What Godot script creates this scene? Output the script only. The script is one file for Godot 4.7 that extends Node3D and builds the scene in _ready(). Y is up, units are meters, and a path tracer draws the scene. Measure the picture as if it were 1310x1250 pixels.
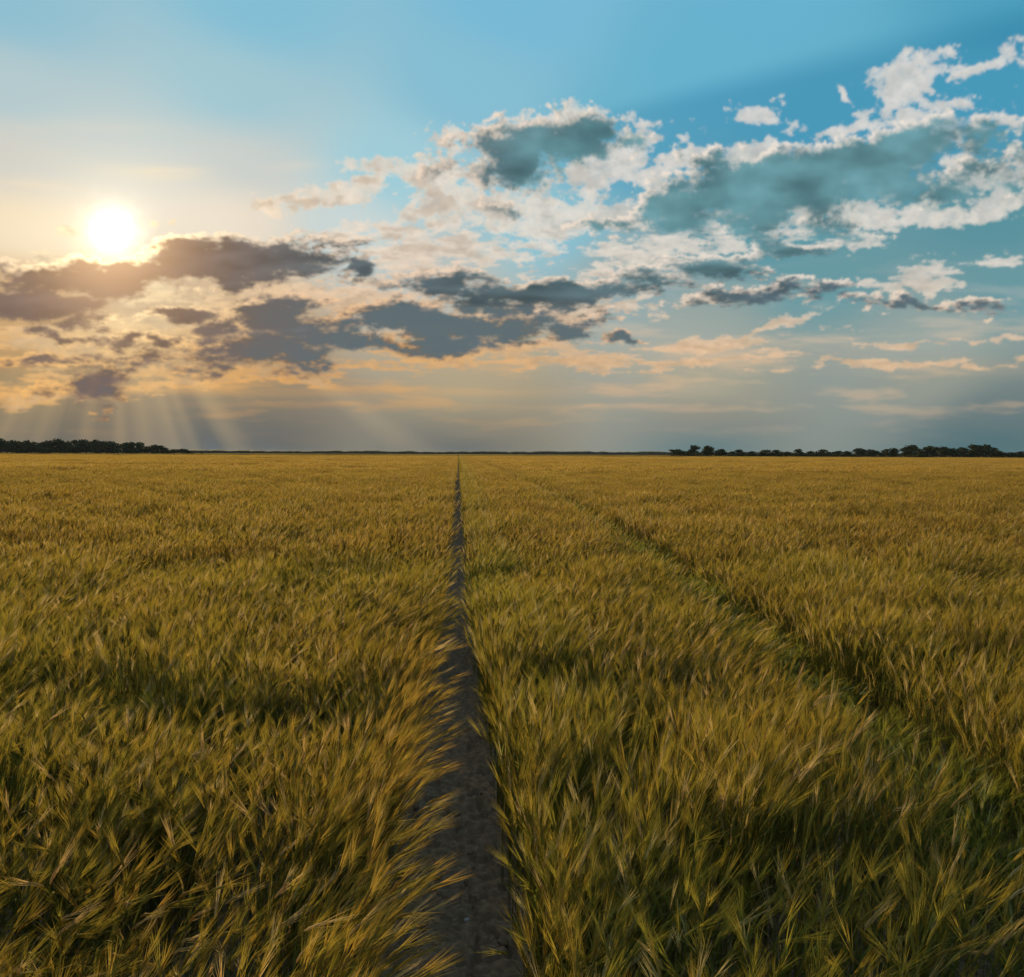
extends Node3D
# Barley field with tractor tramlines under a low evening sun.

const F := 1050.0            # focal length in pixels of a 1310 x 1250 picture
const EYE := Vector3(0.03, 2.05, 0.0)
const CANOPY := 0.86

var cam: Camera3D
var rng := RandomNumberGenerator.new()
var taken := {}

# ------------------------------------------------------------------ helpers
func numbered(called: String) -> String:
	var n: int = taken.get(called, 0)
	taken[called] = n + 1
	return called if n == 0 else "%s_%03d" % [called, n]

func tag(o: Node, label: String, category: String, group := "", kind := "") -> void:
	if label: o.set_meta("label", label)
	if category: o.set_meta("category", category)
	if group: o.set_meta("group", group)
	if kind: o.set_meta("kind", kind)

func lin(r: float, g: float, b: float) -> Vector3:
	var c := Color(r / 255.0, g / 255.0, b / 255.0).srgb_to_linear()
	return Vector3(c.r, c.g, c.b)

func px_dir(x: float, y: float) -> Vector3:
	return (cam.basis * Vector3((x - 655.0) / F, (625.0 - y) / F, -1.0)).normalized()

func az_of(d: Vector3) -> float:
	return rad_to_deg(atan2(d.x, -d.z))

func el_of(d: Vector3) -> float:
	return rad_to_deg(asin(clampf(d.y, -1.0, 1.0)))

func sstep(a: float, b: float, x: float) -> float:
	var t := clampf((x - a) / (b - a), 0.0, 1.0)
	return t * t * (3.0 - 2.0 * t)

func noise(seed_: int, freq: float, octaves := 4, gain := 0.5) -> FastNoiseLite:
	var n := FastNoiseLite.new()
	n.noise_type = FastNoiseLite.TYPE_SIMPLEX_SMOOTH
	n.seed = seed_
	n.frequency = freq
	n.fractal_type = FastNoiseLite.FRACTAL_FBM
	n.fractal_octaves = octaves
	n.fractal_gain = gain
	return n

# a bag of triangles with vertex colours
class Bag:
	var v := PackedVector3Array()
	var c := PackedColorArray()
	func tri(a: Vector3, b: Vector3, d: Vector3, col: Color) -> void:
		v.append(a); v.append(b); v.append(d)
		c.append(col); c.append(col); c.append(col)
	func quad(a: Vector3, b: Vector3, d: Vector3, e: Vector3, col: Color) -> void:
		tri(a, b, d, col); tri(a, d, e, col)
	func mesh(m: Material) -> ArrayMesh:
		var arr := []
		arr.resize(Mesh.ARRAY_MAX)
		arr[Mesh.ARRAY_VERTEX] = v
		arr[Mesh.ARRAY_COLOR] = c
		var am := ArrayMesh.new()
		am.add_surface_from_arrays(Mesh.PRIMITIVE_TRIANGLES, arr)
		am.surface_set_material(0, m)
		return am
	# tube of `sides` round a polyline, radii per point
	func tube(p: PackedVector3Array, r: PackedFloat32Array, sides: int, col: Color) -> void:
		var rings := []
		for i in p.size():
			var d := (p[mini(i + 1, p.size() - 1)] - p[maxi(i - 1, 0)]).normalized()
			var s := d.cross(Vector3(0.31, 0.17, 0.93)).normalized()
			var t := d.cross(s)
			var ring := PackedVector3Array()
			for k in sides:
				var a := TAU * k / sides
				ring.append(p[i] + (s * cos(a) + t * sin(a)) * r[i])
			rings.append(ring)
		for i in p.size() - 1:
			for k in sides:
				var k2 := (k + 1) % sides
				quad(rings[i][k], rings[i][k2], rings[i + 1][k2], rings[i + 1][k], col)
	# thin spike, an open V in section
	func spike(a: Vector3, b: Vector3, w: float, col: Color) -> void:
		var d := (b - a).normalized()
		var s := d.cross(Vector3(0.37, 0.2, 0.9)).normalized() * w
		var t := d.cross(s)
		tri(a + s, a + t * 0.6, b, col); tri(a + t * 0.6, a - s, b, col)

# ------------------------------------------------------------------ sky
const SKY_W := 4096
const SKY_H := 2048

# air colours seen in the picture: x, y, r, g, b
const AIR := [
	[0, 0, 142, 190, 208], [330, 0, 130, 189, 212], [660, 0, 120, 185, 214], [980, 0, 104, 177, 207], [1310, 0, 80, 160, 190],
	[0, 110, 176, 199, 204], [300, 120, 158, 197, 208], [600, 110, 133, 189, 210], [900, 90, 104, 178, 206], [1250, 120, 96, 175, 202],
	[0, 200, 206, 205, 196], [300, 210, 198, 204, 200], [500, 220, 158, 204, 216], [800, 180, 106, 178, 203], [1050, 150, 98, 175, 202],
	[20, 290, 240, 221, 188], [300, 280, 232, 219, 200], [450, 290, 200, 213, 212], [700, 290, 150, 200, 214], [1000, 290, 118, 173, 180], [1290, 280, 118, 167, 172],
	[20, 380, 212, 170, 118], [300, 380, 204, 174, 138], [560, 360, 185, 192, 188], [800, 360, 170, 184, 182], [1050, 350, 136, 174, 175], [1290, 360, 138, 174, 175],
	[20, 440, 188, 150, 102], [300, 440, 180, 150, 114], [600, 440, 186, 170, 142], [900, 430, 186, 184, 172], [1200, 430, 188, 186, 174],
	[20, 500, 160, 138, 103], [300, 500, 156, 139, 110], [600, 500, 178, 163, 133], [900, 490, 186, 174, 150], [1200, 490, 174, 168, 152],
	[20, 540, 128, 117, 98], [300, 540, 124, 118, 106], [600, 540, 142, 136, 118], [900, 535, 150, 146, 134], [1250, 530, 124, 134, 132],
	[20, 572, 110, 106, 98], [300, 572, 102, 105, 104], [600, 572, 110, 113, 110], [900, 570, 98, 126, 130], [1250, 570, 80, 116, 122]]
# air outside the picture: azimuth, elevation, r, g, b
const AIR_OUT := [
	[-20, 45, 104, 166, 200], [20, 45, 84, 152, 190], [0, 65, 78, 142, 184], [0, 89, 68, 130, 174],
	[70, 35, 74, 142, 178], [-75, 35, 100, 152, 180], [120, 40, 72, 132, 170], [-120, 40, 78, 136, 170], [180, 45, 70, 128, 166],
	[60, 12, 92, 130, 146], [-60, 12, 142, 147, 143], [110, 12, 84, 114, 132], [-110, 12, 94, 114, 128], [180, 14, 80, 104, 126],
	[60, 2, 96, 122, 130], [-60, 2, 116, 120, 116], [110, 2, 100, 116, 126], [-110, 2, 104, 116, 124], [180, 2, 102, 112, 126]]

# clouds that hide the light: x, y, half width, half height, turn, strength
const DARK := [
	[300, 334, 160, 36, -3, 1.6], [215, 345, 120, 22, -4, 1.0], [390, 325, 50, 22, 6, 0.8], [135, 356, 130, 30, -2, 1.4], [30, 358, 70, 20, 0, 0.8],
	[30, 392, 115, 30, 2, 1.5], [90, 402, 70, 14, 0, 0.8],
	[345, 400, 90, 26, -4, 1.0], [400, 420, 110, 30, 2, 1.0], [340, 452, 120, 28, -3, 1.0], [270, 432, 50, 26, 0, 0.8], [450, 348, 30, 12, -8, 0.8],
	[540, 412, 115, 32, 4, 1.3], [690, 380, 165, 26, -3, 1.3], [630, 418, 140, 26, 2, 1.1], [565, 360, 80, 16, 4, 0.8], [730, 412, 90, 14, -4, 0.7], [800, 438, 30, 10, 0, 0.7], [235, 404, 70, 13, -3, 0.9], [85, 432, 80, 9, 2, 0.75], [455, 442, 80, 16, 0, 0.9], [575, 440, 100, 13, -3, 0.85], [190, 438, 60, 12, 4, 0.8],
	[140, 490, 52, 34, -8, 1.0], [175, 470, 60, 18, -14, 0.7], [52, 460, 56, 12, -2, 0.9], [50, 498, 60, 10, -6, 0.5],
	[700, 184, 120, 40, -4, 1.2], [640, 212, 95, 26, 0, 0.75], [640, 265, 30, 10, 30, 0.5],
	[1010, 238, 240, 54, -10, 1.5], [900, 255, 120, 44, -8, 0.9], [1150, 195, 140, 38, -12, 1.0], [1245, 225, 90, 34, -6, 0.8], [900, 205, 50, 18, -8, 0.7], [960, 285, 150, 22, 6, 0.6],
	[990, 374, 105, 12, -3, 1.0], [1005, 368, 60, 15, 0, 1.0], [1035, 314, 80, 15, -5, 0.8], [880, 348, 120, 18, -4, 0.75], [1180, 390, 130, 7, 2, 0.55], [770, 286, 50, 9, -6, 0.5]]
# clouds that catch it
const LIT := [
	[430, 250, 110, 15, -7, 0.8], [560, 225, 110, 26, 8, 0.9], [640, 268, 170, 36, 0, 0.8], [480, 298, 110, 18, -4, 0.7], [740, 282, 150, 38, -6, 0.78], [560, 325, 150, 28, 0, 0.8],
	[770, 225, 70, 40, -30, 1.0], [690, 165, 130, 26, -5, 0.7], [800, 188, 50, 20, 0, 0.7], [850, 215, 70, 22, -30, 0.8], [910, 205, 50, 24, 0, 0.7], [965, 140, 40, 17, 0, 1.0],
	[1160, 105, 72, 30, -24, 0.85], [1190, 138, 46, 22, 24, 0.75], [1270, 82, 75, 17, -24, 1.0], [1120, 158, 150, 13, -10, 0.5], [960, 190, 44, 22, 10, 0.9], [955, 212, 24, 10, -20, 0.7],
	[1100, 280, 130, 22, -12, 0.66], [1190, 278, 80, 17, -4, 0.66], [1275, 240, 60, 42, 0, 0.75], [1240, 215, 36, 12, 0, 0.7], [1295, 332, 34, 10, -12, 0.8], [1180, 356, 64, 22, -8, 0.8], [1120, 360, 34, 10, -10, 0.7], [1295, 145, 30, 10, 0, 0.6],
	[1076, 120, 8, 9, 0, 0.6], [870, 315, 190, 26, -10, 0.55], [1090, 310, 40, 16, 0, 0.7],
	[620, 450, 190, 15, 0, 0.62], [100, 440, 150, 24, 2, 0.66], [60, 505, 120, 14, -4, 0.5], [300, 478, 240, 13, -2, 0.52], [700, 402, 200, 18, -6, 0.66], [965, 424, 100, 6, -18, 0.7], [900, 440, 150, 6, -6, 0.5],
	[1170, 466, 170, 5, 0, 0.5], [1200, 438, 150, 4, -1, 0.42], [800, 462, 170, 8, -2, 0.45], [175, 372, 90, 20, 0, 1.1], [360, 372, 170, 16, -2, 0.55], [480, 380, 100, 22, 0, 0.6],
	[200, 420, 160, 20, 2, 0.7], [130, 365, 60, 14, 0, 0.8], [85, 297, 30, 6, 0, 0.8], [195, 286, 10, 6, 0, 0.7], [228, 284, 9, 5, 0, 0.7], [205, 318, 60, 9, -14, 0.9], [100, 330, 60, 7, 6, 0.9]]

# soft streaks of high cloud: x, y, half width, half height, slope, strength
const VEIL := [[205, 222, 75, 11, 0.02, 0.55], [25, 232, 75, 10, 0.12, 0.5], [120, 162, 130, 14, 0.0, 0.15], [380, 212, 50, 8, -0.06, 0.25], [560, 500, 260, 7, 0.0, 0.35], [380, 517, 160, 5, 0.0, 0.3], [760, 520, 180, 4, 0.0, 0.25], [1000, 450, 260, 22, -0.02, 0.22], [1240, 470, 180, 14, 0.0, 0.22], [250, 500, 220, 8, 0.02, 0.35]]

func make_air(w: int, h: int) -> Image:
	var dirs := PackedVector3Array()
	var cols := PackedVector3Array()
	for a in AIR:
		dirs.append(px_dir(a[0], a[1]))
		cols.append(lin(a[2], a[3], a[4]))
	for a in AIR_OUT:
		var az := deg_to_rad(a[0])
		var el := deg_to_rad(a[1])
		dirs.append(Vector3(sin(az) * cos(el), sin(el), -cos(az) * cos(el)))
		cols.append(lin(a[2], a[3], a[4]))
	var im := Image.create(w, h, false, Image.FORMAT_RGBF)
	for j in h:
		var el := PI * (0.5 - (j + 0.5) / h)
		var cy := cos(el)
		var sy := sin(maxf(el, -0.02))
		for i in w:
			var az := TAU * ((i + 0.5) / w - 0.5)
			var d := Vector3(sin(az) * cy, sy, -cos(az) * cy)
			var sum := Vector3.ZERO
			var total := 0.0
			for k in dirs.size():
				var e := d - dirs[k]
				e.y *= 1.5
				var q := e.length_squared() + 0.0012
				q = 1.0 / (q * q)
				sum += cols[k] * q
				total += q
			sum /= total
			im.set_pixel(i, j, Color(sum.x, sum.y, sum.z))
	return im

func far_clouds(d: Vector3, base: Vector3, n1: FastNoiseLite, n2: FastNoiseLite, sun: Vector3) -> Vector3:
	var k := 1.0 / (maxf(d.y, 0.0) + 0.16)
	var x := d.x * k * 100.0
	var y := d.z * k * 100.0
	var v := n1.get_noise_2d(x, y) + 0.35 * n2.get_noise_2d(x * 2.2, y * 2.2)
	var cov := sstep(0.02, 0.22, v) * sstep(0.0, 0.12, d.y)
	if cov <= 0.0:
		return base
	var thick := sstep(0.12, 0.5, v)
	var near := clampf(d.dot(sun) * 0.5 + 0.5, 0.0, 1.0)
	var lit := lin(162, 154, 148).lerp(lin(230, 208, 184), near)
	var dark := lin(88, 106, 120)
	return base.lerp(lit.lerp(dark, thick), cov * 0.9)

func make_sky(sun: Vector3) -> ImageTexture:
	var air := make_air(384, 192)
	var n1 := noise(5, 0.012, 5)
	var n2 := noise(6, 0.02, 4)
	# coarse sky all round
	var cw := 1024
	var ch := 512
	var low: Image = air.duplicate()
	low.resize(cw, ch, Image.INTERPOLATE_CUBIC)
	var fwd := -cam.basis.z
	var caz := az_of(fwd)
	for j in ch / 2:
		var el := PI * (0.5 - (j + 0.5) / ch)
		for i in cw:
			var az := TAU * ((i + 0.5) / cw - 0.5)
			var away := maxf(sstep(33.0, 43.0, absf(wrapf(rad_to_deg(az) - caz, -180.0, 180.0))), sstep(27.0, 38.0, rad_to_deg(el)))
			if away <= 0.0: continue
			var d := Vector3(sin(az) * cos(el), sin(el), -cos(az) * cos(el))
			var b := low.get_pixel(i, j)
			var base := Vector3(b.r, b.g, b.b)
			var c := base.lerp(far_clouds(d, base, n1, n2, sun), away)
			low.set_pixel(i, j, Color(c.x, c.y, c.z))
	low.resize(SKY_W, SKY_H, Image.INTERPOLATE_CUBIC)
	# fine sky round the picture
	var step := 360.0 / SKY_W
	var i0 := int((caz - 47.0 + 180.0) / step)
	var i1 := int((caz + 47.0 + 180.0) / step)
	var j0 := int((90.0 - 38.0) / step)
	var j1 := int(90.0 / step) + 2
	var w := i1 - i0
	var h := j1 - j0
	var wx := noise(11, 0.013, 5, 0.55)
	var wy := noise(12, 0.013, 5, 0.55)
	var fd := noise(13, 0.011, 6, 0.55)
	var fl := noise(14, 0.018, 6, 0.6)
	var px := PackedFloat32Array(); px.resize(w * h)
	var py := PackedFloat32Array(); py.resize(w * h)
	var vd := PackedFloat32Array(); vd.resize(w * h); vd.fill(-1.0)
	var vl := PackedFloat32Array(); vl.resize(w * h); vl.fill(-1.0)
	var inv := cam.basis.inverse()
	for j in h:
		var el := deg_to_rad(90.0 - (j0 + j + 0.5) * step)
		for i in w:
			var az := deg_to_rad((i0 + i + 0.5) * step - 180.0)
			var q := inv * Vector3(sin(az) * cos(el), sin(el), -cos(az) * cos(el))
			px[j * w + i] = 655.0 - F * q.x / q.z
			py[j * w + i] = 625.0 + F * q.y / q.z
	var qx := px.duplicate()
	var qy := py.duplicate()
	for k in w * h:
		var x := px[k] * 0.75
		var y := py[k]
		qx[k] += 34.0 * wx.get_noise_2d(x, y)
		qy[k] += 20.0 * wy.get_noise_2d(x, y)
	for pass_ in 2:
		var list: Array = DARK if pass_ == 0 else LIT
		var buf := vd if pass_ == 0 else vl
		for b in list:
			var cx: float = b[0]
			var cy: float = b[1]
			var rx: float = b[2]
			var ry: float = b[3]
			var ca := cos(deg_to_rad(b[4]))
			var sa := sin(deg_to_rad(b[4]))
			var st: float = b[5]
			var d := px_dir(cx, cy)
			var ci := (az_of(d) + 180.0) / step - i0
			var cj := (90.0 - el_of(d)) / step - j0
			var ex := absf(rx * ca) + absf(ry * sa)
			var ey := absf(rx * sa) + absf(ry * ca)
			for j in range(maxi(0, int(cj - ey * 1.1 - 30)), mini(h, int(cj + ey * 1.1 + 30))):
				for i in range(maxi(0, int(ci - ex * 1.1 - 40)), mini(w, int(ci + ex * 1.1 + 40))):
					var k := j * w + i
					var dx := qx[k] - cx
					var dy := qy[k] - cy
					var a := (dx * ca + dy * sa) / rx
					var c := (dy * ca - dx * sa) / ry
					var v := st * (1.0 - sqrt(a * a + c * c))
					if v > buf[k]: buf[k] = v
		if pass_ == 0: vd = buf
		else: vl = buf
	var billow := FastNoiseLite.new()
	billow.noise_type = FastNoiseLite.TYPE_SIMPLEX_SMOOTH
	billow.seed = 17
	billow.frequency = 0.016
	billow.fractal_type = FastNoiseLite.FRACTAL_RIDGED
	billow.fractal_octaves = 5
	billow.fractal_gain = 0.55
	var inner := noise(18, 0.013, 6, 0.6)
	var fine := noise(19, 0.055, 5, 0.7)
	var smooth := noise(20, 0.010, 3, 0.45)
	for k in w * h:
		var x := px[k]
		var y := py[k]
		var ys := y * 1.15 + 1.3 * maxf(0.0, y - 290.0)   # lower clouds lie flatter
		if vd[k] > -0.95: vd[k] += 0.04 + 0.62 * fd.get_noise_2d(x * 0.75, ys) - 0.26 * billow.get_noise_2d(x, ys) + 0.32 * fine.get_noise_2d(x * 0.8, ys)
		if vl[k] > -0.95:
			var flat := sstep(370.0, 450.0, y)
			var n := 0.80 * fl.get_noise_2d(x * 0.7, ys) - 0.34 * billow.get_noise_2d(x + 300.0, ys) + 0.30 * fine.get_noise_2d(x + 500.0, ys)
			if flat > 0.0: n = lerpf(n, 0.75 * fl.get_noise_2d(x * 0.3 + 700.0, ys * 1.1) + 0.34 * fine.get_noise_2d(x * 0.5 + 500.0, ys * 1.1), flat)
			vl[k] += n
	var rays := noise(21, 1.0, 2)
	var sx := 143.0
	var sy := 298.0
	var cirrus := noise(22, 0.01, 5, 0.6)
	for j in h:
		for i in w:
			var k := j * w + i
			var x := px[k]
			var y := py[k]
			var b := low.get_pixel(i0 + i, j0 + j)
			var c := Vector3(b.r, b.g, b.b)
			var inside := 1.0 - maxf(sstep(640.0, 760.0, absf(x - 655.0)), sstep(-20.0, -140.0, y))
			var dx := x - sx
			var dy := y - sy
			var ds := sqrt(dx * dx + dy * dy)
			var ang := rad_to_deg(atan2(dy, dx))
			var ys := y * 1.15 + 1.3 * maxf(0.0, y - 290.0)
			# air in the shadow of the clouds, one straight edge running away from the sun
			var shade := sstep(-15.2, -12.2, ang) * sstep(24.0, 2.0, ang) * sstep(420.0, 820.0, ds) * inside
			c *= Vector3(1.0, 1.0, 1.0).lerp(Vector3(0.56, 0.74, 0.82), shade)
			# thin high streaks
			var ci := cirrus.get_noise_2d(x * 0.35, y * 2.4)
			var kl := sstep(300.0, 470.0, y)
			var kr := sstep(450.0, 1000.0, x)
			var ks := exp(-ds * ds / 26000.0)
			var lit := lin(242, 218, 194).lerp(lin(234, 170, 92), kl * (1.0 - 0.5 * kr)).lerp(lin(244, 230, 216), kr * (1.0 - kl)).lerp(lin(255, 228, 172), ks)
			c = c.lerp(lit, sstep(0.0, 0.5, ci) * 0.32 * kl * sstep(575.0, 500.0, y) * inside)
			for q in VEIL:
				var va: float = (x - q[0]) / q[2]
				var vb: float = (y - q[1] - (x - q[0]) * q[4] + 7.0 * ci) / q[3]
				var vq := va * va + vb * vb
				if vq < 4.0: c = c.lerp(lit, q[5] * exp(-vq * 1.6) * (0.7 + 0.8 * ci) * inside)
			var tex := inner.get_noise_2d(x * 0.8, ys * 1.2)
			# lit cloud
			var l := vl[k]
			if l > -0.2:
				var cov := (0.55 * sstep(-0.06, 0.16, l) + 0.45 * sstep(-0.1, 0.55, l)) * inside
				var grey := sstep(0.0, 0.55, l * 0.5 + tex * 1.1) * 0.55
				var shadow_c := lin(168, 150, 132).lerp(lin(150, 170, 176), sstep(400.0, 900.0, x) * (1.0 - kl)).lerp(lin(176, 158, 132), kl)
				var lc := lit.lerp(shadow_c, grey)
				lc *= 1.0 + 0.22 * fl.get_noise_2d(x * 1.7 + 400.0, ys * 1.6)
				c = c.lerp(lc, cov * (0.68 + 0.26 * sstep(-0.3, 0.3, tex)))
			var core := exp(-pow(ds / (23.0 + 5.0 * cirrus.get_noise_2d(x * 2.5, y * 3.0)), 1.6)) * 1.6 + 0.36 * exp(-ds / 70.0)
			c += Vector3(1.0, 0.88, 0.66) * core
			# thick cloud
			var v := vd[k]
			if v > -0.3:
				var dark := lin(94, 84, 84).lerp(lin(80, 95, 101), sstep(180.0, 520.0, x)).lerp(lin(96, 140, 148), sstep(520.0, 760.0, x) * sstep(400.0, 290.0, y))
				dark = dark.lerp(lin(80, 98, 108), sstep(860.0, 960.0, x) * sstep(345.0, 362.0, y))
				dark *= 1.0 + 0.55 * smooth.get_noise_2d(x * 0.9, ys * 1.6) + 0.12 * fd.get_noise_2d(x * 1.8 + 900.0, ys * 1.3)
				# light seeping through where the cloud is loose
				dark = dark.lerp(lit.lerp(c, 0.5), 0.62 * sstep(0.05, 0.55, tex) * sstep(0.75, 0.2, v))
				dark = dark.lerp(lin(228, 178, 130), 0.8 * exp(-ds * ds / 8000.0) + 0.22 * exp(-ds * ds / 36000.0))
				# how much the edge faces the sun
				var ti := clampi(i - int(6.0 * dx / maxf(ds, 1.0)), 0, w - 1)
				var tj := clampi(j - int(6.0 * dy / maxf(ds, 1.0)) - 3, 0, h - 1)
				var face := clampf((v - vd[tj * w + ti]) * 3.0, -0.6, 1.0)
				var soft := 0.12 + 0.34 * sstep(0.3, -0.4, face)
				var cov := sstep(-0.10, soft, v) * inside
				var thin := 1.0 - sstep(0.0, 0.36 + 0.24 * face, v)
				var cc := dark.lerp(lit * (1.0 + 0.15 * ks + 1.2 * exp(-ds * ds / 9000.0)), clampf(thin * (0.45 + 0.75 * face), 0.0, 1.0))
				c = c.lerp(cc, cov * (0.86 + 0.12 * sstep(0.1, 0.6, v)))
			# sunbeams in the air under the clouds
			if y > 380.0 and ds > 60.0:
				var beam := rays.get_noise_2d(ang * 0.075, 3.0) * 0.75 + rays.get_noise_2d(ang * 0.16, 9.0) * 0.25
				var wgt := sstep(20.0, 38.0, ang) * sstep(150.0, 110.0, ang) * sstep(420.0, 520.0, y) * sstep(760.0, 280.0, ds) * inside
				c += lin(222, 182, 112) * 0.22 * wgt * maxf(beam, -0.25)
			# glow of the sun in hazy air
			var g := exp(-pow(ds / 28.0, 1.5)) * 0.16 + 0.16 * exp(-ds / 42.0) + 0.05 * exp(-ds / 120.0)
			c += Vector3(1.0, 0.84, 0.58) * g
			low.set_pixel(i0 + i, j0 + j, Color(c.x, c.y, c.z))
	# a panorama begins straight ahead (-z), so swap its halves
	var turned := Image.create(SKY_W, SKY_H, false, Image.FORMAT_RGBF)
	turned.blit_rect(low, Rect2i(SKY_W / 2, 0, SKY_W / 2, SKY_H), Vector2i(0, 0))
	turned.blit_rect(low, Rect2i(0, 0, SKY_W / 2, SKY_H), Vector2i(SKY_W / 2, 0))
	return ImageTexture.create_from_image(turned)

# ------------------------------------------------------------------ barley
var straw: StandardMaterial3D

func plant_material(back: float, rough: float) -> StandardMaterial3D:
	var m := StandardMaterial3D.new()
	m.vertex_color_use_as_albedo = true
	m.roughness = rough
	m.metallic_specular = 0.2
	m.backlight_enabled = true
	m.backlight = Color(back, back, back)
	m.cull_mode = BaseMaterial3D.CULL_DISABLED
	return m

func vary(c: Color, by: float) -> Color:
	var k := 1.0 + rng.randf_range(-by, by)
	var h := rng.randf_range(-by, by) * 0.35
	return Color(c.r * k * (1.0 + h), c.g * k, c.b * k * (1.0 - h))

# one tiller; the bags for stem, ear and leaf may be the same bag
func tiller(stem: Bag, ear: Bag, leaf: Bag, base: Vector3, height: float, phi: float, lean: float, nod: float, d: Dictionary) -> void:
	var out := Vector3(cos(phi), 0.0, sin(phi))
	var green: float = clampf(d.green + rng.randf_range(-0.25, 0.25), 0.0, 1.0)
	var stem_c := vary(Color(0.34, 0.25, 0.05).lerp(Color(0.21, 0.215, 0.036), green), 0.22)
	var awn_c := vary(Color(0.60, 0.416, 0.092).lerp(Color(0.43, 0.358, 0.057), green), 0.18)
	var ear_c := vary(Color(0.48, 0.33, 0.09).lerp(Color(0.32, 0.28, 0.055), green), 0.2)
	if rng.randf() < 0.14:     # some have dried to pale straw
		awn_c = vary(Color(0.74, 0.58, 0.27), 0.12)
		ear_c = vary(Color(0.62, 0.48, 0.22), 0.12)
	var segs: int = d.segs
	var p := PackedVector3Array()
	var r := PackedFloat32Array()
	var at := base
	p.append(at); r.append(d.stem_r)
	var length := height / (1.0 - 0.28 * lean * lean)
	for i in segs:
		var t := (i + 0.5) / segs
		var a: float = lean * pow(t, 1.3)
		at += (Vector3.UP * cos(a) + out * sin(a)) * length / segs
		p.append(at)
		r.append(lerpf(d.stem_r, d.stem_r * 0.6, t))
	stem.tube(p, r, 3, stem_c)
	# the ear carries on bending
	var el: float = d.ear * rng.randf_range(0.85, 1.15)
	var a1 := lean + nod * 0.5
	var a2 := lean + nod
	var e0 := at
	var e1 := e0 + (Vector3.UP * cos(a1) + out * sin(a1)) * el * 0.5
	var e2 := e1 + (Vector3.UP * cos(a2) + out * sin(a2)) * el * 0.5
	var er: float = d.ear_r
	if d.ear_sides > 0:
		ear.tube(PackedVector3Array([e0, e0.lerp(e1, 0.4), e1, e2]), PackedFloat32Array([er * 0.4, er, er * 0.95, er * 0.25]), d.ear_sides, ear_c)
	var tipdir := (Vector3.UP * cos(a2 + nod * 0.15) + out * sin(a2 + nod * 0.15)).normalized()
	var side := tipdir.cross(Vector3(0.2, 0.9, 0.3)).normalized()
	var up := side.cross(tipdir)
	var n: int = d.awns
	for i in n:
		var t := (i + rng.randf()) / n
		var from := e0.lerp(e1, t * 2.0) if t < 0.5 else e1.lerp(e2, t * 2.0 - 1.0)
		var ang := rng.randf() * TAU
		var spread: float = rng.randf_range(0.04, d.spread)
		var dir := (tipdir + (side * cos(ang) + up * sin(ang)) * spread).normalized()
		var len_: float = d.awn * rng.randf_range(0.75, 1.15) * (1.15 - 0.3 * t)
		ear.spike(from, from + dir * len_, d.awn_w, vary(awn_c, 0.22))
	# leaves
	for i in d.leaves:
		var t := rng.randf_range(0.3, 0.85)
		var fi := t * segs
		var i0 := mini(int(fi), segs - 1)
		var from := p[i0].lerp(p[i0 + 1], fi - i0)
		var la := phi + rng.randf_range(-1.3, 1.3)
		var lo := Vector3(cos(la), 0.0, sin(la))
		var ll: float = rng.randf_range(0.12, 0.24) * d.leaf
		var lw: float = d.leaf_w
		var ls := lo.cross(Vector3.UP) * lw
		var bend := rng.randf_range(0.9, 1.9)
		var lc := vary(Color(0.15, 0.17, 0.03).lerp(Color(0.36, 0.26, 0.08), 1.0 if rng.randf() < d.dry else 0.1), 0.2)
		var q0 := from
		var pr := from
		for s in 3:
			var b0 := 0.35 + bend * s / 3.0
			var q1 := q0 + (Vector3.UP * cos(b0) + lo * sin(b0)) * ll / 3.0
			var w0 := ls * (1.0 - s / 3.0) * (0.7 if s == 0 else 1.0)
			var w1 := ls * (1.0 - (s + 1) / 3.0)
			if s < 2: leaf.quad(q0 - w0, q0 + w0, q1 + w1, q1 - w1, lc)
			else: leaf.tri(q0 - w0, q0 + w0, q1, lc)
			q0 = q1
		pr = q0

func detail(level: int) -> Dictionary:
	if level == 0:
		return {segs = 5, stem_r = 0.0016, ear = 0.068, ear_r = 0.0045, ear_sides = 5, awns = 11, awn = 0.132, awn_w = 0.0009, spread = 0.19, leaves = 2, leaf = 1.0, leaf_w = 0.0055, green = 0.5, dry = 0.25}
	if level == 1:
		return {segs = 3, stem_r = 0.0026, ear = 0.08, ear_r = 0.006, ear_sides = 3, awns = 6, awn = 0.128, awn_w = 0.0017, spread = 0.2, leaves = 1, leaf = 1.1, leaf_w = 0.007, green = 0.4, dry = 0.25}
	return {segs = 2, stem_r = 0.006, ear = 0.1, ear_r = 0.012, ear_sides = 3, awns = 5, awn = 0.16, awn_w = 0.006, spread = 0.5, leaves = 1, leaf = 1.6, leaf_w = 0.02, green = 0.3, dry = 0.2}

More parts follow.
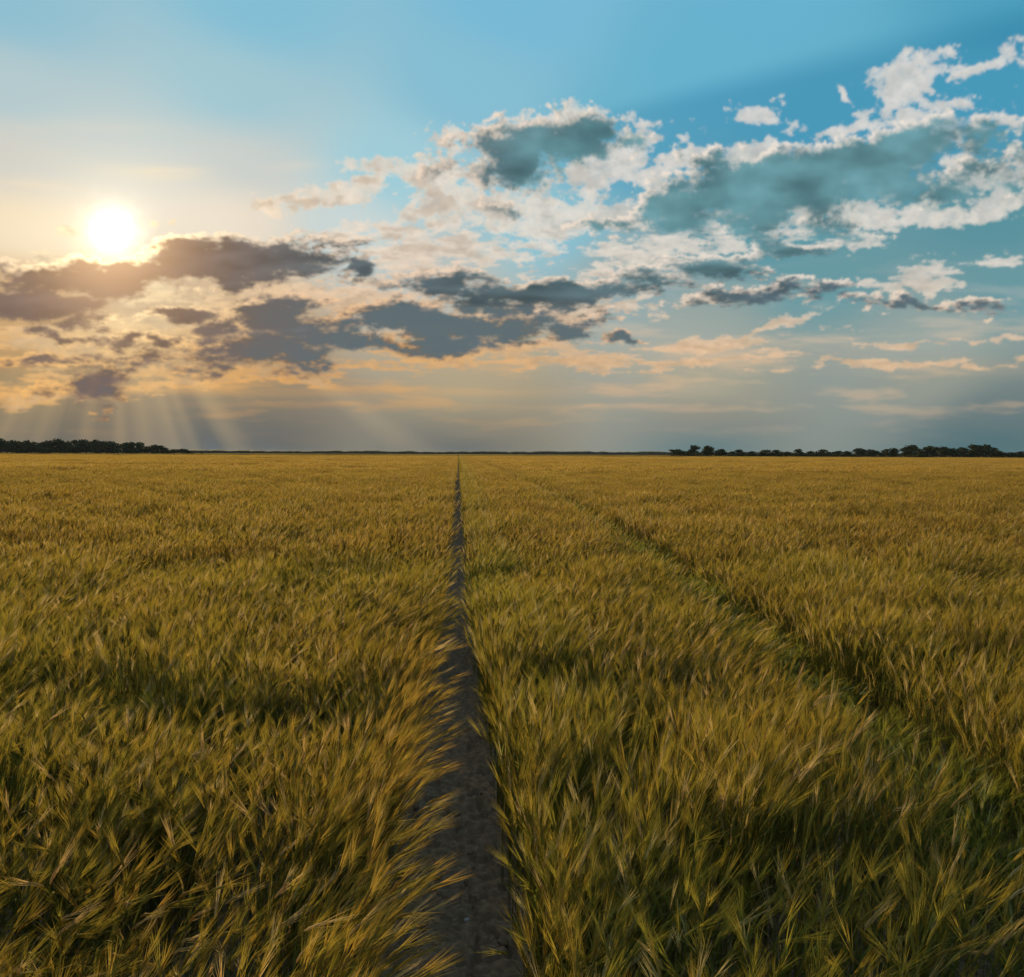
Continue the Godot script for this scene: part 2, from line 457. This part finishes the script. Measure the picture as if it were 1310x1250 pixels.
# a patch of crop `size` across; lean in radians towards +x
func patch(size: float, count: int, level: int, lean: float, green: float) -> ArrayMesh:
	var b := Bag.new()
	var d := detail(level)
	d.green = green
	var reach := size * 0.5
	# tillers stand in tufts that fan out from one root, all bent by the same wind
	var made := 0
	while made < count:
		var root := Vector3(rng.randf_range(-reach, reach), -0.01, rng.randf_range(-reach, reach))
		var tall := rng.randf_range(0.74, 1.08)
		var tuft_lean := maxf(0.03, lean + rng.randfn(0.0, 0.12))
		var tuft_phi := rng.randfn(0.0, 0.4)
		var wind := Vector2(cos(tuft_phi), sin(tuft_phi)) * tuft_lean
		var g := clampf(green + rng.randfn(0.0, 0.22), 0.0, 1.0)
		for i in 4 + rng.randi() % 5:
			made += 1
			var fan := Vector2(rng.randfn(), rng.randfn()) * 0.2
			var dir := wind + fan
			var base := root + Vector3(fan.x, 0.0, fan.y) * 0.16 * (1.0 if level < 2 else 3.0)
			base.x = clampf(base.x, -reach, reach)
			base.z = clampf(base.z, -reach, reach)
			d.green = g
			tiller(b, b, b, base, 0.63 * tall * rng.randf_range(0.82, 1.08), dir.angle(), clampf(dir.length(), 0.02, 1.2), rng.randf_range(0.02, 0.38) + lean * 0.15, d)
	return b.mesh(straw)

func track2_x(z: float) -> float:
	var d := absf(z)
	return 1.9 + 1.7 * (1.0 - exp(-d / 12.0))

class Spread:
	var t := []
	var c := []

func make_field() -> void:
	var field := Node3D.new()
	field.name = "barley_field"
	add_child(field)
	tag(field, "golden green awned barley crop covering the field on both sides of the track", "barley", "", "stuff")
	var hn := noise(31, 0.55, 3)
	var hn2 := noise(32, 0.09, 3)
	var tn := noise(33, 0.25, 3)
	var ln := noise(34, 0.35, 2)
	# near, middle, far; the columns start at the edge of the bare track
	var fine := [0.06, 0.2, 0.42]
	var zones := [
		{level = 0, size = 0.62, count = 215, z0 = 0.9, z1 = -11.0, from = 0.27, to = 999.0, sets = 4, leans = fine, green = 0.85},
		{level = 1, size = 0.55, count = 88, z0 = -11.0, z1 = -60.0, from = 0.27, to = 5.2, sets = 3, leans = fine, green = 0.45},
		{level = 1, size = 1.1, count = 310, z0 = -11.0, z1 = -60.0, from = 5.2, to = 999.0, sets = 3, leans = fine, green = 0.45},
		{level = 1, size = 1.1, count = 310, z0 = -60.0, z1 = -360.0, from = 0.27, to = 5.2, sets = 1, leans = fine, green = 0.3},
		{level = 2, size = 5.0, count = 1300, z0 = -60.0, z1 = -360.0, from = 5.2, to = 999.0, sets = 3, leans = [0.32], green = 0.1}]
	for zi in zones.size():
		var zn: Dictionary = zones[zi]
		var sz: float = zn.size
		var spreads := []
		var meshes := []
		for l in zn.leans:
			for s in zn.sets:
				meshes.append(patch(sz, zn.count, zn.level, l, zn.green))
				spreads.append(Spread.new())
		var z: float = zn.z0 - sz * 0.5
		while z > zn.z1:
			var half := minf(0.74 * absf(z) + 2.2, zn.to)
			var t2 := track2_x(z)
			var rim_x: float = (lerpf(0.35, 0.228, sstep(2.6, 8.0, -z)) + 0.03 * sstep(14.0, 40.0, -z) + rng.randf_range(-0.035, 0.03)) if zn.from < 1.0 else zn.from
			var wob := 0.03 * hn2.get_noise_2d(7.0, z * 3.0)
			# stretches of crop from the bare track outwards: from, to, side, kind (1: thin growth in the wheel mark)
			var runs := [[rim_x - wob if zn.from < 1.0 else rim_x, half, -1.0, 0]]
			if zn.from < 1.0:
				runs.append_array([[rim_x - 0.03 + wob, minf(t2 - 0.38, half), 1.0, 0], [t2 - 0.30, t2 + 0.26, 1.0, 1], [t2 + 0.32, maxf(half, t2 + 0.8), 1.0, 0]])
			else:
				runs.append([zn.from, half, 1.0, 0])
			for run in runs:
				var span: float = run[1] - run[0]
				var side: float = run[2]
				var cols := maxi(1, roundi(span / sz))
				var width := span / cols
				for col in cols:
					var rim: bool = col == 0 or col == cols - 1
					var jit := 0.0 if rim else 0.25
					var edge: float = run[0] + (col + 0.5 + rng.randf_range(-jit, jit)) * width
					var jx := side * edge
					var jz := z + rng.randf_range(-0.3, 0.3) * sz
					var h := 1.0 + 0.30 * hn.get_noise_2d(jx, jz) + 0.10 * hn2.get_noise_2d(jx, jz)
					var lean_v := 0.32 + 0.55 * ln.get_noise_2d(jx * 0.8, jz) + 0.25 * hn2.get_noise_2d(jx + 50.0, jz)
					var tone := tn.get_noise_2d(jx, jz)
					var green := 0.25 * tone
					if side < 0.0 and edge < 0.9: lean_v += 0.2 * sstep(16.0, 8.0, -z) - 0.1 * sstep(12.0, 25.0, -z)
					if side > 0.0 and edge < 0.75:
						lean_v = 0.1
						green += 0.3
					if run[3] == 1:
						h *= 0.66
						green += 0.8
						lean_v = 0.1
					var li := 0
					if zn.leans.size() == 3: li = 0 if lean_v < 0.28 else (1 if lean_v < 0.62 else 2)
					var s: Spread = spreads[li * int(zn.sets) + rng.randi() % int(zn.sets)]
					var yaw := rng.randfn(-0.15, 0.35) + 0.5 * ln.get_noise_2d(jx + 90.0, jz)
					if rim: yaw *= 0.25
					var ws := 1.0 if rim else rng.randf_range(0.95, 1.1)
					s.t.append(Transform3D(Basis(Vector3.UP, yaw) * Basis.from_scale(Vector3(ws * width / sz, h, ws)), Vector3(jx, 0.0, jz)))
					var k := 1.0 + 0.12 * tone + rng.randf_range(-0.08, 0.08)
					var g := clampf(green, -0.3, 0.8)
					s.c.append(Color(k * (1.0 - 0.3 * g), k * (1.0 - 0.02 * g), k * (1.0 - 0.1 * g)))
			z -= sz
		for m in meshes.size():
			var s: Spread = spreads[m]
			if s.t.is_empty(): continue
			var mm := MultiMesh.new()
			mm.transform_format = MultiMesh.TRANSFORM_3D
			mm.use_colors = true
			mm.mesh = meshes[m]
			mm.instance_count = s.t.size()
			for i in s.t.size():
				mm.set_instance_transform(i, s.t[i])
				mm.set_instance_color(i, s.c[i])
			var o := MultiMeshInstance3D.new()
			o.name = "barley_stand"
			o.multimesh = mm
			o.set_meta("kind", "stuff")
			field.add_child(o, true)

# single plants along the two edges of the track
func make_plants() -> void:
	var kinds := []
	for side in 2:
		for s in 7:
			var root := Node3D.new()
			var n := 3
			var d := detail(0)
			d.green = 0.3 if side == 0 else 0.8
			d.leaves = 1
			for i in n:
				var st := Bag.new()
				var ea := Bag.new()
				var le := Bag.new()
				var base := Vector3(rng.randf_range(-0.025, 0.025), -0.01, rng.randf_range(-0.025, 0.025))
				var lean := rng.randf_range(0.15, 0.9) if side == 0 else rng.randf_range(0.05, 0.3)
				var phi := rng.randfn(0.05, 0.55) if side == 0 else rng.randf_range(0.0, TAU)
				tiller(st, ea, le, base, rng.randf_range(0.50, 0.68), phi, lean, rng.randf_range(0.1, 0.5) if side == 0 else rng.randf_range(0.02, 0.3), d)
				for part in [["stem", st], ["ear", ea], ["leaf", le]]:
					var mi := MeshInstance3D.new()
					mi.name = part[0]
					mi.mesh = part[1].mesh(straw)
					root.add_child(mi, true)
			kinds.append(root)
	for i in 300:
		var side := 0 if i < 165 else 1
		var o: Node3D = kinds[side * 7 + rng.randi() % 7].duplicate()
		o.name = numbered("barley_plant")
		add_child(o)
		var z := -1.2 - 4.8 * pow(rng.randf(), 1.25)
		if side == 0:
			o.position = Vector3(-0.30 - absf(rng.randfn(0.0, 0.09)), 0.0, z)
			o.rotation.y = rng.randfn(0.0, 0.3)
			tag(o, "golden barley plant with pale nodding ears spilling over the bare soil track", "barley plant", "barley leaning over the track")
		else:
			o.position = Vector3(0.265 + absf(rng.randfn(0.0, 0.09)), 0.0, z)
			o.rotation.y = rng.randf() * TAU
			tag(o, "green upright barley plant standing in the straight edge of the soil track", "barley plant", "upright barley at the track edge")
		var k := rng.randf_range(0.88, 1.1)
		o.scale = Vector3(1.0, k, 1.0)
	for k in kinds: k.free()

# ------------------------------------------------------------------ ground
func grain_texture(seed_: int, a: Color, b: Color, freq: float) -> NoiseTexture2D:
	var t := NoiseTexture2D.new()
	t.width = 512
	t.height = 512
	t.seamless = true
	t.noise = noise(seed_, freq, 5, 0.6)
	var g := Gradient.new()
	g.set_color(0, a.linear_to_srgb())
	g.set_color(1, b.linear_to_srgb())
	t.color_ramp = g
	return t

func soil_material() -> StandardMaterial3D:
	var m := StandardMaterial3D.new()
	m.albedo_texture = grain_texture(41, Color(0.125, 0.088, 0.054), Color(0.39, 0.285, 0.185), 0.02)
	m.uv1_triplanar = true
	m.uv1_world_triplanar = true
	m.uv1_scale = Vector3(1.7, 1.7, 1.7)
	m.roughness = 1.0
	m.metallic_specular = 0.0
	return m

var nb: FastNoiseLite
var nr: FastNoiseLite
var cell: FastNoiseLite
var lump: FastNoiseLite

func path_noises() -> void:
	nb = noise(43, 3.2, 5, 0.55)
	nr = noise(44, 0.7, 3)
	cell = FastNoiseLite.new()
	cell.noise_type = FastNoiseLite.TYPE_CELLULAR
	cell.seed = 45
	cell.frequency = 5.2
	cell.cellular_return_type = FastNoiseLite.RETURN_DISTANCE2_SUB
	cell.fractal_type = FastNoiseLite.FRACTAL_NONE
	cell.domain_warp_enabled = true
	cell.domain_warp_amplitude = 0.09
	cell.domain_warp_frequency = 4.0
	lump = FastNoiseLite.new()
	lump.noise_type = FastNoiseLite.TYPE_CELLULAR
	lump.seed = 46
	lump.frequency = 15.0
	lump.fractal_type = FastNoiseLite.FRACTAL_FBM
	lump.fractal_octaves = 2

func path_y(x: float, z: float) -> float:
	var cr := cell.get_noise_2d(x, z) + 1.0      # 0 on a crack
	var crack := sstep(0.12, 0.02, cr) * sstep(-0.1, 0.35, nr.get_noise_2d(x * 2.0, z * 2.0) + 0.2)
	var y := 0.035 * nb.get_noise_2d(x, z) + 0.022 * lump.get_noise_2d(x, z) - 0.05 * crack + 0.03 * nr.get_noise_2d(x, z)
	return y + 0.015 - 0.03 * exp(-pow(x / 0.16, 2.0))

func make_ground() -> void:
	var soil := soil_material()
	var g := MeshInstance3D.new()
	g.name = "ground"
	var pm := PlaneMesh.new()
	pm.size = Vector2(14000, 14000)
	g.mesh = pm
	pm.material = soil
	g.position.y = -0.05
	tag(g, "", "", "", "structure")
	add_child(g)
	# bare tramline with lumps and drying cracks
	path_noises()
	var cols := 96
	var verts := PackedVector3Array()
	var idx := PackedInt32Array()
	var zs := PackedFloat32Array()
	var z := 0.8
	while z > -60.0:
		zs.append(z)
		z -= maxf(0.009, 0.005 * absf(z)) if z < -1.2 else 0.03
	for r in zs.size():
		for c in cols:
			var x := lerpf(-0.62, 0.58, c / float(cols - 1))
			var zz := zs[r]
			var y := path_y(x, zz)
			verts.append(Vector3(x, y, zz))
	for r in zs.size() - 1:
		for c in cols - 1:
			var a := r * cols + c
			idx.append_array([a, a + cols, a + 1, a + 1, a + cols, a + cols + 1])
	var st := SurfaceTool.new()
	st.begin(Mesh.PRIMITIVE_TRIANGLES)
	for v in verts: st.add_vertex(v)
	for i in idx: st.add_index(i)
	st.generate_normals()
	var t := MeshInstance3D.new()
	t.name = "path"
	t.mesh = st.commit()
	t.mesh.surface_set_material(0, soil)
	tag(t, "", "", "", "structure")
	add_child(t)

func clod_mesh(seed_: int, m: Material) -> ArrayMesh:
	# a lump: a coarse ball pushed about by noise
	var n := noise(seed_, 1.1, 3)
	var ball := SphereMesh.new()
	ball.radius = 1.0
	ball.height = 2.0
	ball.radial_segments = 9
	ball.rings = 5
	var st := SurfaceTool.new()
	st.begin(Mesh.PRIMITIVE_TRIANGLES)
	var arr := ball.get_mesh_arrays()
	var v: PackedVector3Array = arr[Mesh.ARRAY_VERTEX]
	for i in arr[Mesh.ARRAY_INDEX]:
		var p := v[i]
		st.add_vertex(p * (1.0 + 0.6 * n.get_noise_3dv(p * 1.3)))
	st.generate_normals()
	var am := st.commit()
	am.surface_set_material(0, m)
	return am

func make_clods() -> void:
	var soil := soil_material()
	var kinds := []
	for i in 5: kinds.append(clod_mesh(70 + i, soil))
	for i in 60:
		var o := MeshInstance3D.new()
		o.name = numbered("soil_clod")
		o.mesh = kinds[i % 5]
		var r := 0.008 + 0.024 * pow(rng.randf(), 2.0)
		var cx := rng.randf_range(-0.34, 0.28)
		var cz := -2.4 - 3.2 * rng.randf() * rng.randf()
		o.position = Vector3(cx, path_y(cx, cz) + r * 0.1, cz)
		o.scale = Vector3(r * 1.3, r * 0.75, r)
		o.rotation.y = rng.randf() * TAU
		tag(o, "small dry lump of brown soil lying on the bare track", "clod", "soil lumps on the track")
		add_child(o)
	for i in 14:
		var b := Bag.new()
		var len_ := rng.randf_range(0.06, 0.16)
		var sx := rng.randf_range(-0.26, 0.22)
		var sz := -2.5 - 2.6 * rng.randf()
		var dir := Vector3(1, 0, 0).rotated(Vector3.UP, rng.randf() * TAU) * len_ * 0.5
		var mid := Vector3(0, rng.randf_range(0.002, 0.012), 0)
		b.tube(PackedVector3Array([-dir, mid, dir]), PackedFloat32Array([0.0016, 0.0017, 0.0012]), 4, vary(Color(0.40, 0.31, 0.15), 0.25))
		var o := MeshInstance3D.new()
		o.name = numbered("fallen_straw")
		o.mesh = b.mesh(straw)
		o.position = Vector3(sx, maxf(path_y(sx, sz), maxf(path_y(sx + dir.x, sz + dir.z), path_y(sx - dir.x, sz - dir.z))) + 0.001, sz)
		tag(o, "thin piece of dry straw lying flat on the bare track", "straw", "straw pieces on the track")
		add_child(o)
	var pale := StandardMaterial3D.new()
	pale.albedo_color = Color(0.42, 0.42, 0.38).linear_to_srgb()
	pale.roughness = 0.7
	var p := MeshInstance3D.new()
	p.name = "pebble"
	p.mesh = clod_mesh(81, pale)
	p.scale = Vector3(0.014, 0.010, 0.012)
	p.position = Vector3(0.07, path_y(0.06, -3.6) + 0.004, -3.6)
	tag(p, "single pale grey pebble lying on the dark soil of the track", "pebble")
	add_child(p)

# ------------------------------------------------------------------ far crop, trees, ridge
func make_far_crop() -> void:
	var b := Bag.new()
	var n := noise(51, 0.02, 4)
	var z := -345.0
	while z > -1100.0:
		var dz := 3.0 + absf(z) * 0.02
		var half := absf(z) * 0.8
		var cells := 46
		for side in [-1.0, 1.0]:
			for i in cells:
				var x0: float = side * lerpf(0.27, half, i / float(cells))
				var x1: float = side * lerpf(0.27, half, (i + 1) / float(cells))
				var k := 1.0 + 0.25 * n.get_noise_2d(x0, z)
				var col := Color(0.40 * k, 0.255 * k, 0.055 * k)
				var y0 := 0.66 + 0.14 * n.get_noise_2d(x0 * 9.0, z * 9.0)
				var y1 := 0.66 + 0.14 * n.get_noise_2d(x1 * 9.0, z * 9.0)
				var ya := 0.66 + 0.14 * n.get_noise_2d(x0 * 9.0, (z - dz) * 9.0)
				var yb := 0.66 + 0.14 * n.get_noise_2d(x1 * 9.0, (z - dz) * 9.0)
				b.quad(Vector3(x0, y0, z), Vector3(x0, ya, z - dz), Vector3(x1, yb, z - dz), Vector3(x1, y1, z), col)
				if i == 0:
					b.quad(Vector3(x0, -0.05, z), Vector3(x0, y0, z), Vector3(x0, ya, z - dz), Vector3(x0, -0.05, z - dz), col)
		z -= dz
	var o := MeshInstance3D.new()
	o.name = "far_barley"
	var far_straw := StandardMaterial3D.new()
	far_straw.vertex_color_use_as_albedo = true
	far_straw.roughness = 1.0
	far_straw.metallic_specular = 0.0
	o.mesh = b.mesh(far_straw)
	tag(o, "distant golden barley running to the horizon and the tree lines", "barley", "", "stuff")
	add_child(o)

var bark: StandardMaterial3D
var foliage: StandardMaterial3D

func tree_kind(wide: float, low: float) -> Array:
	# unit tree: one metre high
	var t := Bag.new()
	var wood := Color(0.06, 0.05, 0.04)
	t.tube(PackedVector3Array([Vector3(0, -0.02, 0), Vector3(0.01, 0.2, 0), Vector3(0.0, 0.45, 0.01), Vector3(0.01, 0.75, 0)]), PackedFloat32Array([0.035, 0.026, 0.018, 0.006]), 6, wood)
	for i in 6:
		var a := rng.randf() * TAU
		var y := rng.randf_range(0.2, 0.55)
		var e := Vector3(cos(a) * 0.3 * wide, y + rng.randf_range(0.12, 0.3), sin(a) * 0.3 * wide)
		t.tube(PackedVector3Array([Vector3(0, y, 0), e * 0.5 + Vector3(0, y * 0.52, 0), e]), PackedFloat32Array([0.014, 0.01, 0.003]), 4, wood)
	var c := Bag.new()
	var lobes := []
	for i in 12:
		var a := rng.randf() * TAU
		var y := rng.randf_range(low + 0.08, 0.82)
		var rad := rng.randf_range(0.08, 0.34) * wide * (1.0 - 0.5 * absf(y - 0.5))
		lobes.append([Vector3(cos(a) * rad, y, sin(a) * rad), rng.randf_range(0.12, 0.22)])
	lobes.append([Vector3(0, 0.78, 0), 0.2])
	lobes.append([Vector3(0, 0.45, 0), 0.24])
	for l in lobes:
		for k in 75:
			var d: Vector3 = Vector3(rng.randfn(), rng.randfn(), rng.randfn()).normalized() * (l[1] * pow(rng.randf(), 0.4))
			d.x *= wide
			d.z *= wide
			var p: Vector3 = l[0] + d
			if p.y < low: p.y = low + rng.randf() * 0.1
			var s := rng.randf_range(0.03, 0.065)
			var u := Vector3(rng.randfn(), rng.randfn(), rng.randfn()).normalized() * s
			var w := u.cross(Vector3(rng.randfn(), rng.randfn(), rng.randfn())).normalized() * s * 0.8
			var col := vary(Color(0.075, 0.088, 0.034), 0.3)
			c.tri(p - u, p + w, p + u, col)
			c.tri(p - u, p + u * 0.9, p - w, col)
	return [t.mesh(bark), c.mesh(foliage)]

func tree(called: String, k: Array, at: Vector3, height: float, width: float, label: String, group: String) -> void:
	var o := Node3D.new()
	o.name = numbered(called)
	add_child(o)
	o.position = at
	o.rotation.y = rng.randf() * TAU
	o.scale = Vector3(width, height, width)
	for i in 2:
		var m := MeshInstance3D.new()
		m.name = ["trunk", "crown"][i]
		m.mesh = k[i]
		o.add_child(m)
	tag(o, label, "tree", group)

func at_px(x: float, dist: float) -> Vector3:
	var d := px_dir(x, 579.0)
	d.y = 0.0
	return Vector3(EYE.x, -0.05, 0.0) + d.normalized() * dist

func make_trees() -> void:
	bark = StandardMaterial3D.new()
	bark.vertex_color_use_as_albedo = true
	bark.roughness = 0.9
	foliage = plant_material(0.35, 0.7)
	var kinds := []
	for i in 6: kinds.append(tree_kind(1.0, [0.05, 0.12, 0.08, 0.02, 0.1, 0.04][i]))
	# hedgerow trees: x, width, height in pixels of the picture at their distance
	var dist := 620.0
	var m := dist / F
	var row := [[866, 22, 9, ""], [887, 20, 15, "taller of two round trees side by side near the end of the hedgerow"], [906, 19, 14, "lower of two round trees side by side near the end of the hedgerow"], [922, 18, 9, ""], [936, 12, 6, ""],
		[946, 18, 9, ""], [962, 16, 6, ""], [977, 20, 8, ""], [992, 18, 8, ""], [1007, 14, 6, ""], [1022, 16, 10, ""], [1037, 16, 7, ""], [1054, 20, 9, ""], [1070, 16, 7, ""], [1084, 14, 7, ""], [1100, 22, 11, ""], [1117, 18, 9, ""], [1130, 14, 8, ""],
		[1142, 20, 11, ""], [1163, 26, 15, "tall broad tree rising alone above the middle of the hedgerow"], [1178, 18, 10, ""], [1191, 24, 14, ""], [1205, 20, 13, ""], [1219, 20, 11, ""], [1234, 18, 12, ""], [1247, 22, 15, ""], [1261, 22, 16, "flat topped tall tree ending the dense part of the hedgerow"], [1277, 16, 8, ""], [1292, 18, 6, ""], [1307, 18, 7, ""], [1325, 22, 8, ""], [1345, 22, 9, ""], [1370, 26, 8, ""]]
	for r in row:
		var p := at_px(r[0], dist + rng.randf_range(-14.0, 14.0))
		var lab: String = r[3]
		tree("hedgerow_tree", kinds[rng.randi() % 6], p, (r[2] * 0.9 + 2.0) * m, r[1] * 1.25 * m, lab if lab else "low dark bushy tree in the long hedgerow beyond the barley", "trees of the hedgerow")
	# wood under the sun
	dist = 800.0
	m = dist / F
	var x := -60.0
	while x < 200.0:
		var hgt := 14.0 + rng.randf_range(-1.5, 2.0)
		if x > 70.0 and x < 150.0: hgt += 1.5
		if x > 185.0: hgt -= 3.0
		if x < 8.0: hgt += 3.0
		tree("woodland_tree", kinds[rng.randi() % 6], at_px(x, dist + rng.randf_range(-20.0, 30.0)), hgt * m, rng.randf_range(17.0, 23.0) * m, "dark crowded tree of the wood under the setting sun", "trees of the wood")
		x += rng.randf_range(5.0, 8.0)
	for r in [[205, 16, 9], [213, 16, 6], [223, 14, 5], [233, 14, 5.5], [242, 12, 3.5]]:
		tree("woodland_tree", kinds[rng.randi() % 6], at_px(r[0], dist), (r[2] + 1.6) * m, r[1] * 1.2 * m, "low scrubby tree where the wood thins out towards the open field", "scrub at the end of the wood")
	tree("woodland_tree", kinds[1], at_px(258, dist), 3.6 * m, 5.0 * m, "tiny lone tree standing clear of the end of the wood", "")

func make_hedge() -> void:
	var b := Bag.new()
	var dist := 618.0
	var hn := noise(65, 0.03, 4)
	var x := 858.0
	while x < 1400.0:
		var p := at_px(x, dist)
		var top := 2.6 + 1.3 * hn.get_noise_1d(x * 3.0)
		for k in 24:
			var q := p + Vector3(rng.randf_range(-0.5, 0.5), rng.randf() * top, rng.randf_range(-1.6, 1.6))
			var s := rng.randf_range(0.2, 0.45)
			var u := Vector3(rng.randfn(), rng.randfn(), rng.randfn()).normalized() * s
			var w := u.cross(Vector3(rng.randfn(), rng.randfn(), rng.randfn())).normalized() * s * 0.8
			var col := vary(Color(0.07, 0.082, 0.034), 0.3)
			b.tri(q - u, q + w, q + u, col)
			b.tri(q - u, q + u * 0.9, q - w, col)
		x += 1.0
	var o := MeshInstance3D.new()
	o.name = "hedge"
	o.mesh = b.mesh(foliage)
	tag(o, "long low dark hedge along the far edge of the barley, under a row of trees", "hedge")
	add_child(o)

func make_ridge() -> void:
	var b := Bag.new()
	var n := noise(61, 0.012, 5, 0.6)
	var x := -2400.0
	var zf := -1650.0
	while x < 2400.0:
		var x1 := x + 6.0
		var h0 := 6.0 + 2.6 * n.get_noise_1d(x * 1.6) + 1.8 * n.get_noise_1d(x * 0.12 + 700.0)
		var h1 := 6.0 + 2.6 * n.get_noise_1d(x1 * 1.6) + 1.8 * n.get_noise_1d(x1 * 0.12 + 700.0)
		var z0 := zf + 30.0 * n.get_noise_1d(x + 3000.0)
		var z1 := zf + 30.0 * n.get_noise_1d(x1 + 3000.0)
		var col := vary(Color(0.05, 0.06, 0.03), 0.2)
		b.quad(Vector3(x, -0.05, z0), Vector3(x, h0 * 0.8, z0), Vector3(x1, h1 * 0.8, z1), Vector3(x1, -0.05, z1), col)
		b.quad(Vector3(x, h0 * 0.8, z0), Vector3(x, h0, z0 - 14.0), Vector3(x1, h1, z1 - 14.0), Vector3(x1, h1 * 0.8, z1), col)
		b.quad(Vector3(x, h0, z0 - 14.0), Vector3(x, -0.05, z0 - 160.0), Vector3(x1, -0.05, z1 - 160.0), Vector3(x1, h1, z1 - 14.0), col)
		x = x1
	var o := MeshInstance3D.new()
	o.name = "distant_woodland"
	o.mesh = b.mesh(bark)
	tag(o, "thin dark band of far woodland along the horizon", "woodland", "", "stuff")
	add_child(o)

# ------------------------------------------------------------------ all
func _ready() -> void:
	rng.seed = 20240611
	cam = Camera3D.new()
	cam.name = "camera"
	cam.fov = rad_to_deg(2.0 * atan(625.0 / F))
	cam.near = 0.05
	cam.far = 9000.0
	cam.position = EYE
	cam.rotation_order = EULER_ORDER_YXZ
	cam.rotation = Vector3(-atan(45.0 / F), -atan(69.0 / F), 0.0040)
	add_child(cam)
	cam.current = true
	var sun_dir := px_dir(143.0, 298.0)
	var env := Environment.new()
	env.background_mode = Environment.BG_SKY
	env.tonemap_mode = Environment.TONE_MAPPER_LINEAR
	env.tonemap_exposure = 1.0
	env.fog_enabled = true
	env.fog_density = 0.00004
	env.fog_light_color = Color(0.80, 0.88, 0.95)
	env.sdfgi_enabled = true
	env.ssao_enabled = true
	env.ssil_enabled = true
	var sky := Sky.new()
	var pan := PanoramaSkyMaterial.new()
	pan.panorama = make_sky(sun_dir)
	sky.sky_material = pan
	env.sky = sky
	var we := WorldEnvironment.new()
	we.name = "world_environment"
	we.environment = env
	add_child(we)
	var sun := DirectionalLight3D.new()
	sun.name = "sun"
	sun.light_energy = 1.25
	sun.light_color = Color(1.0, 0.84, 0.58)
	sun.light_angular_distance = 0.6
	sun.shadow_enabled = true
	add_child(sun)
	sun.look_at_from_position(Vector3.ZERO, -sun_dir, Vector3.UP)
	print("sky ", Time.get_ticks_msec())
	straw = plant_material(1.0, 0.7)
	make_ground()
	make_far_crop()
	print("ground ", Time.get_ticks_msec())
	make_field()
	print("field ", Time.get_ticks_msec())
	make_trees()
	make_hedge()
	make_ridge()
	make_clods()
	make_plants()
	print("done ", Time.get_ticks_msec())
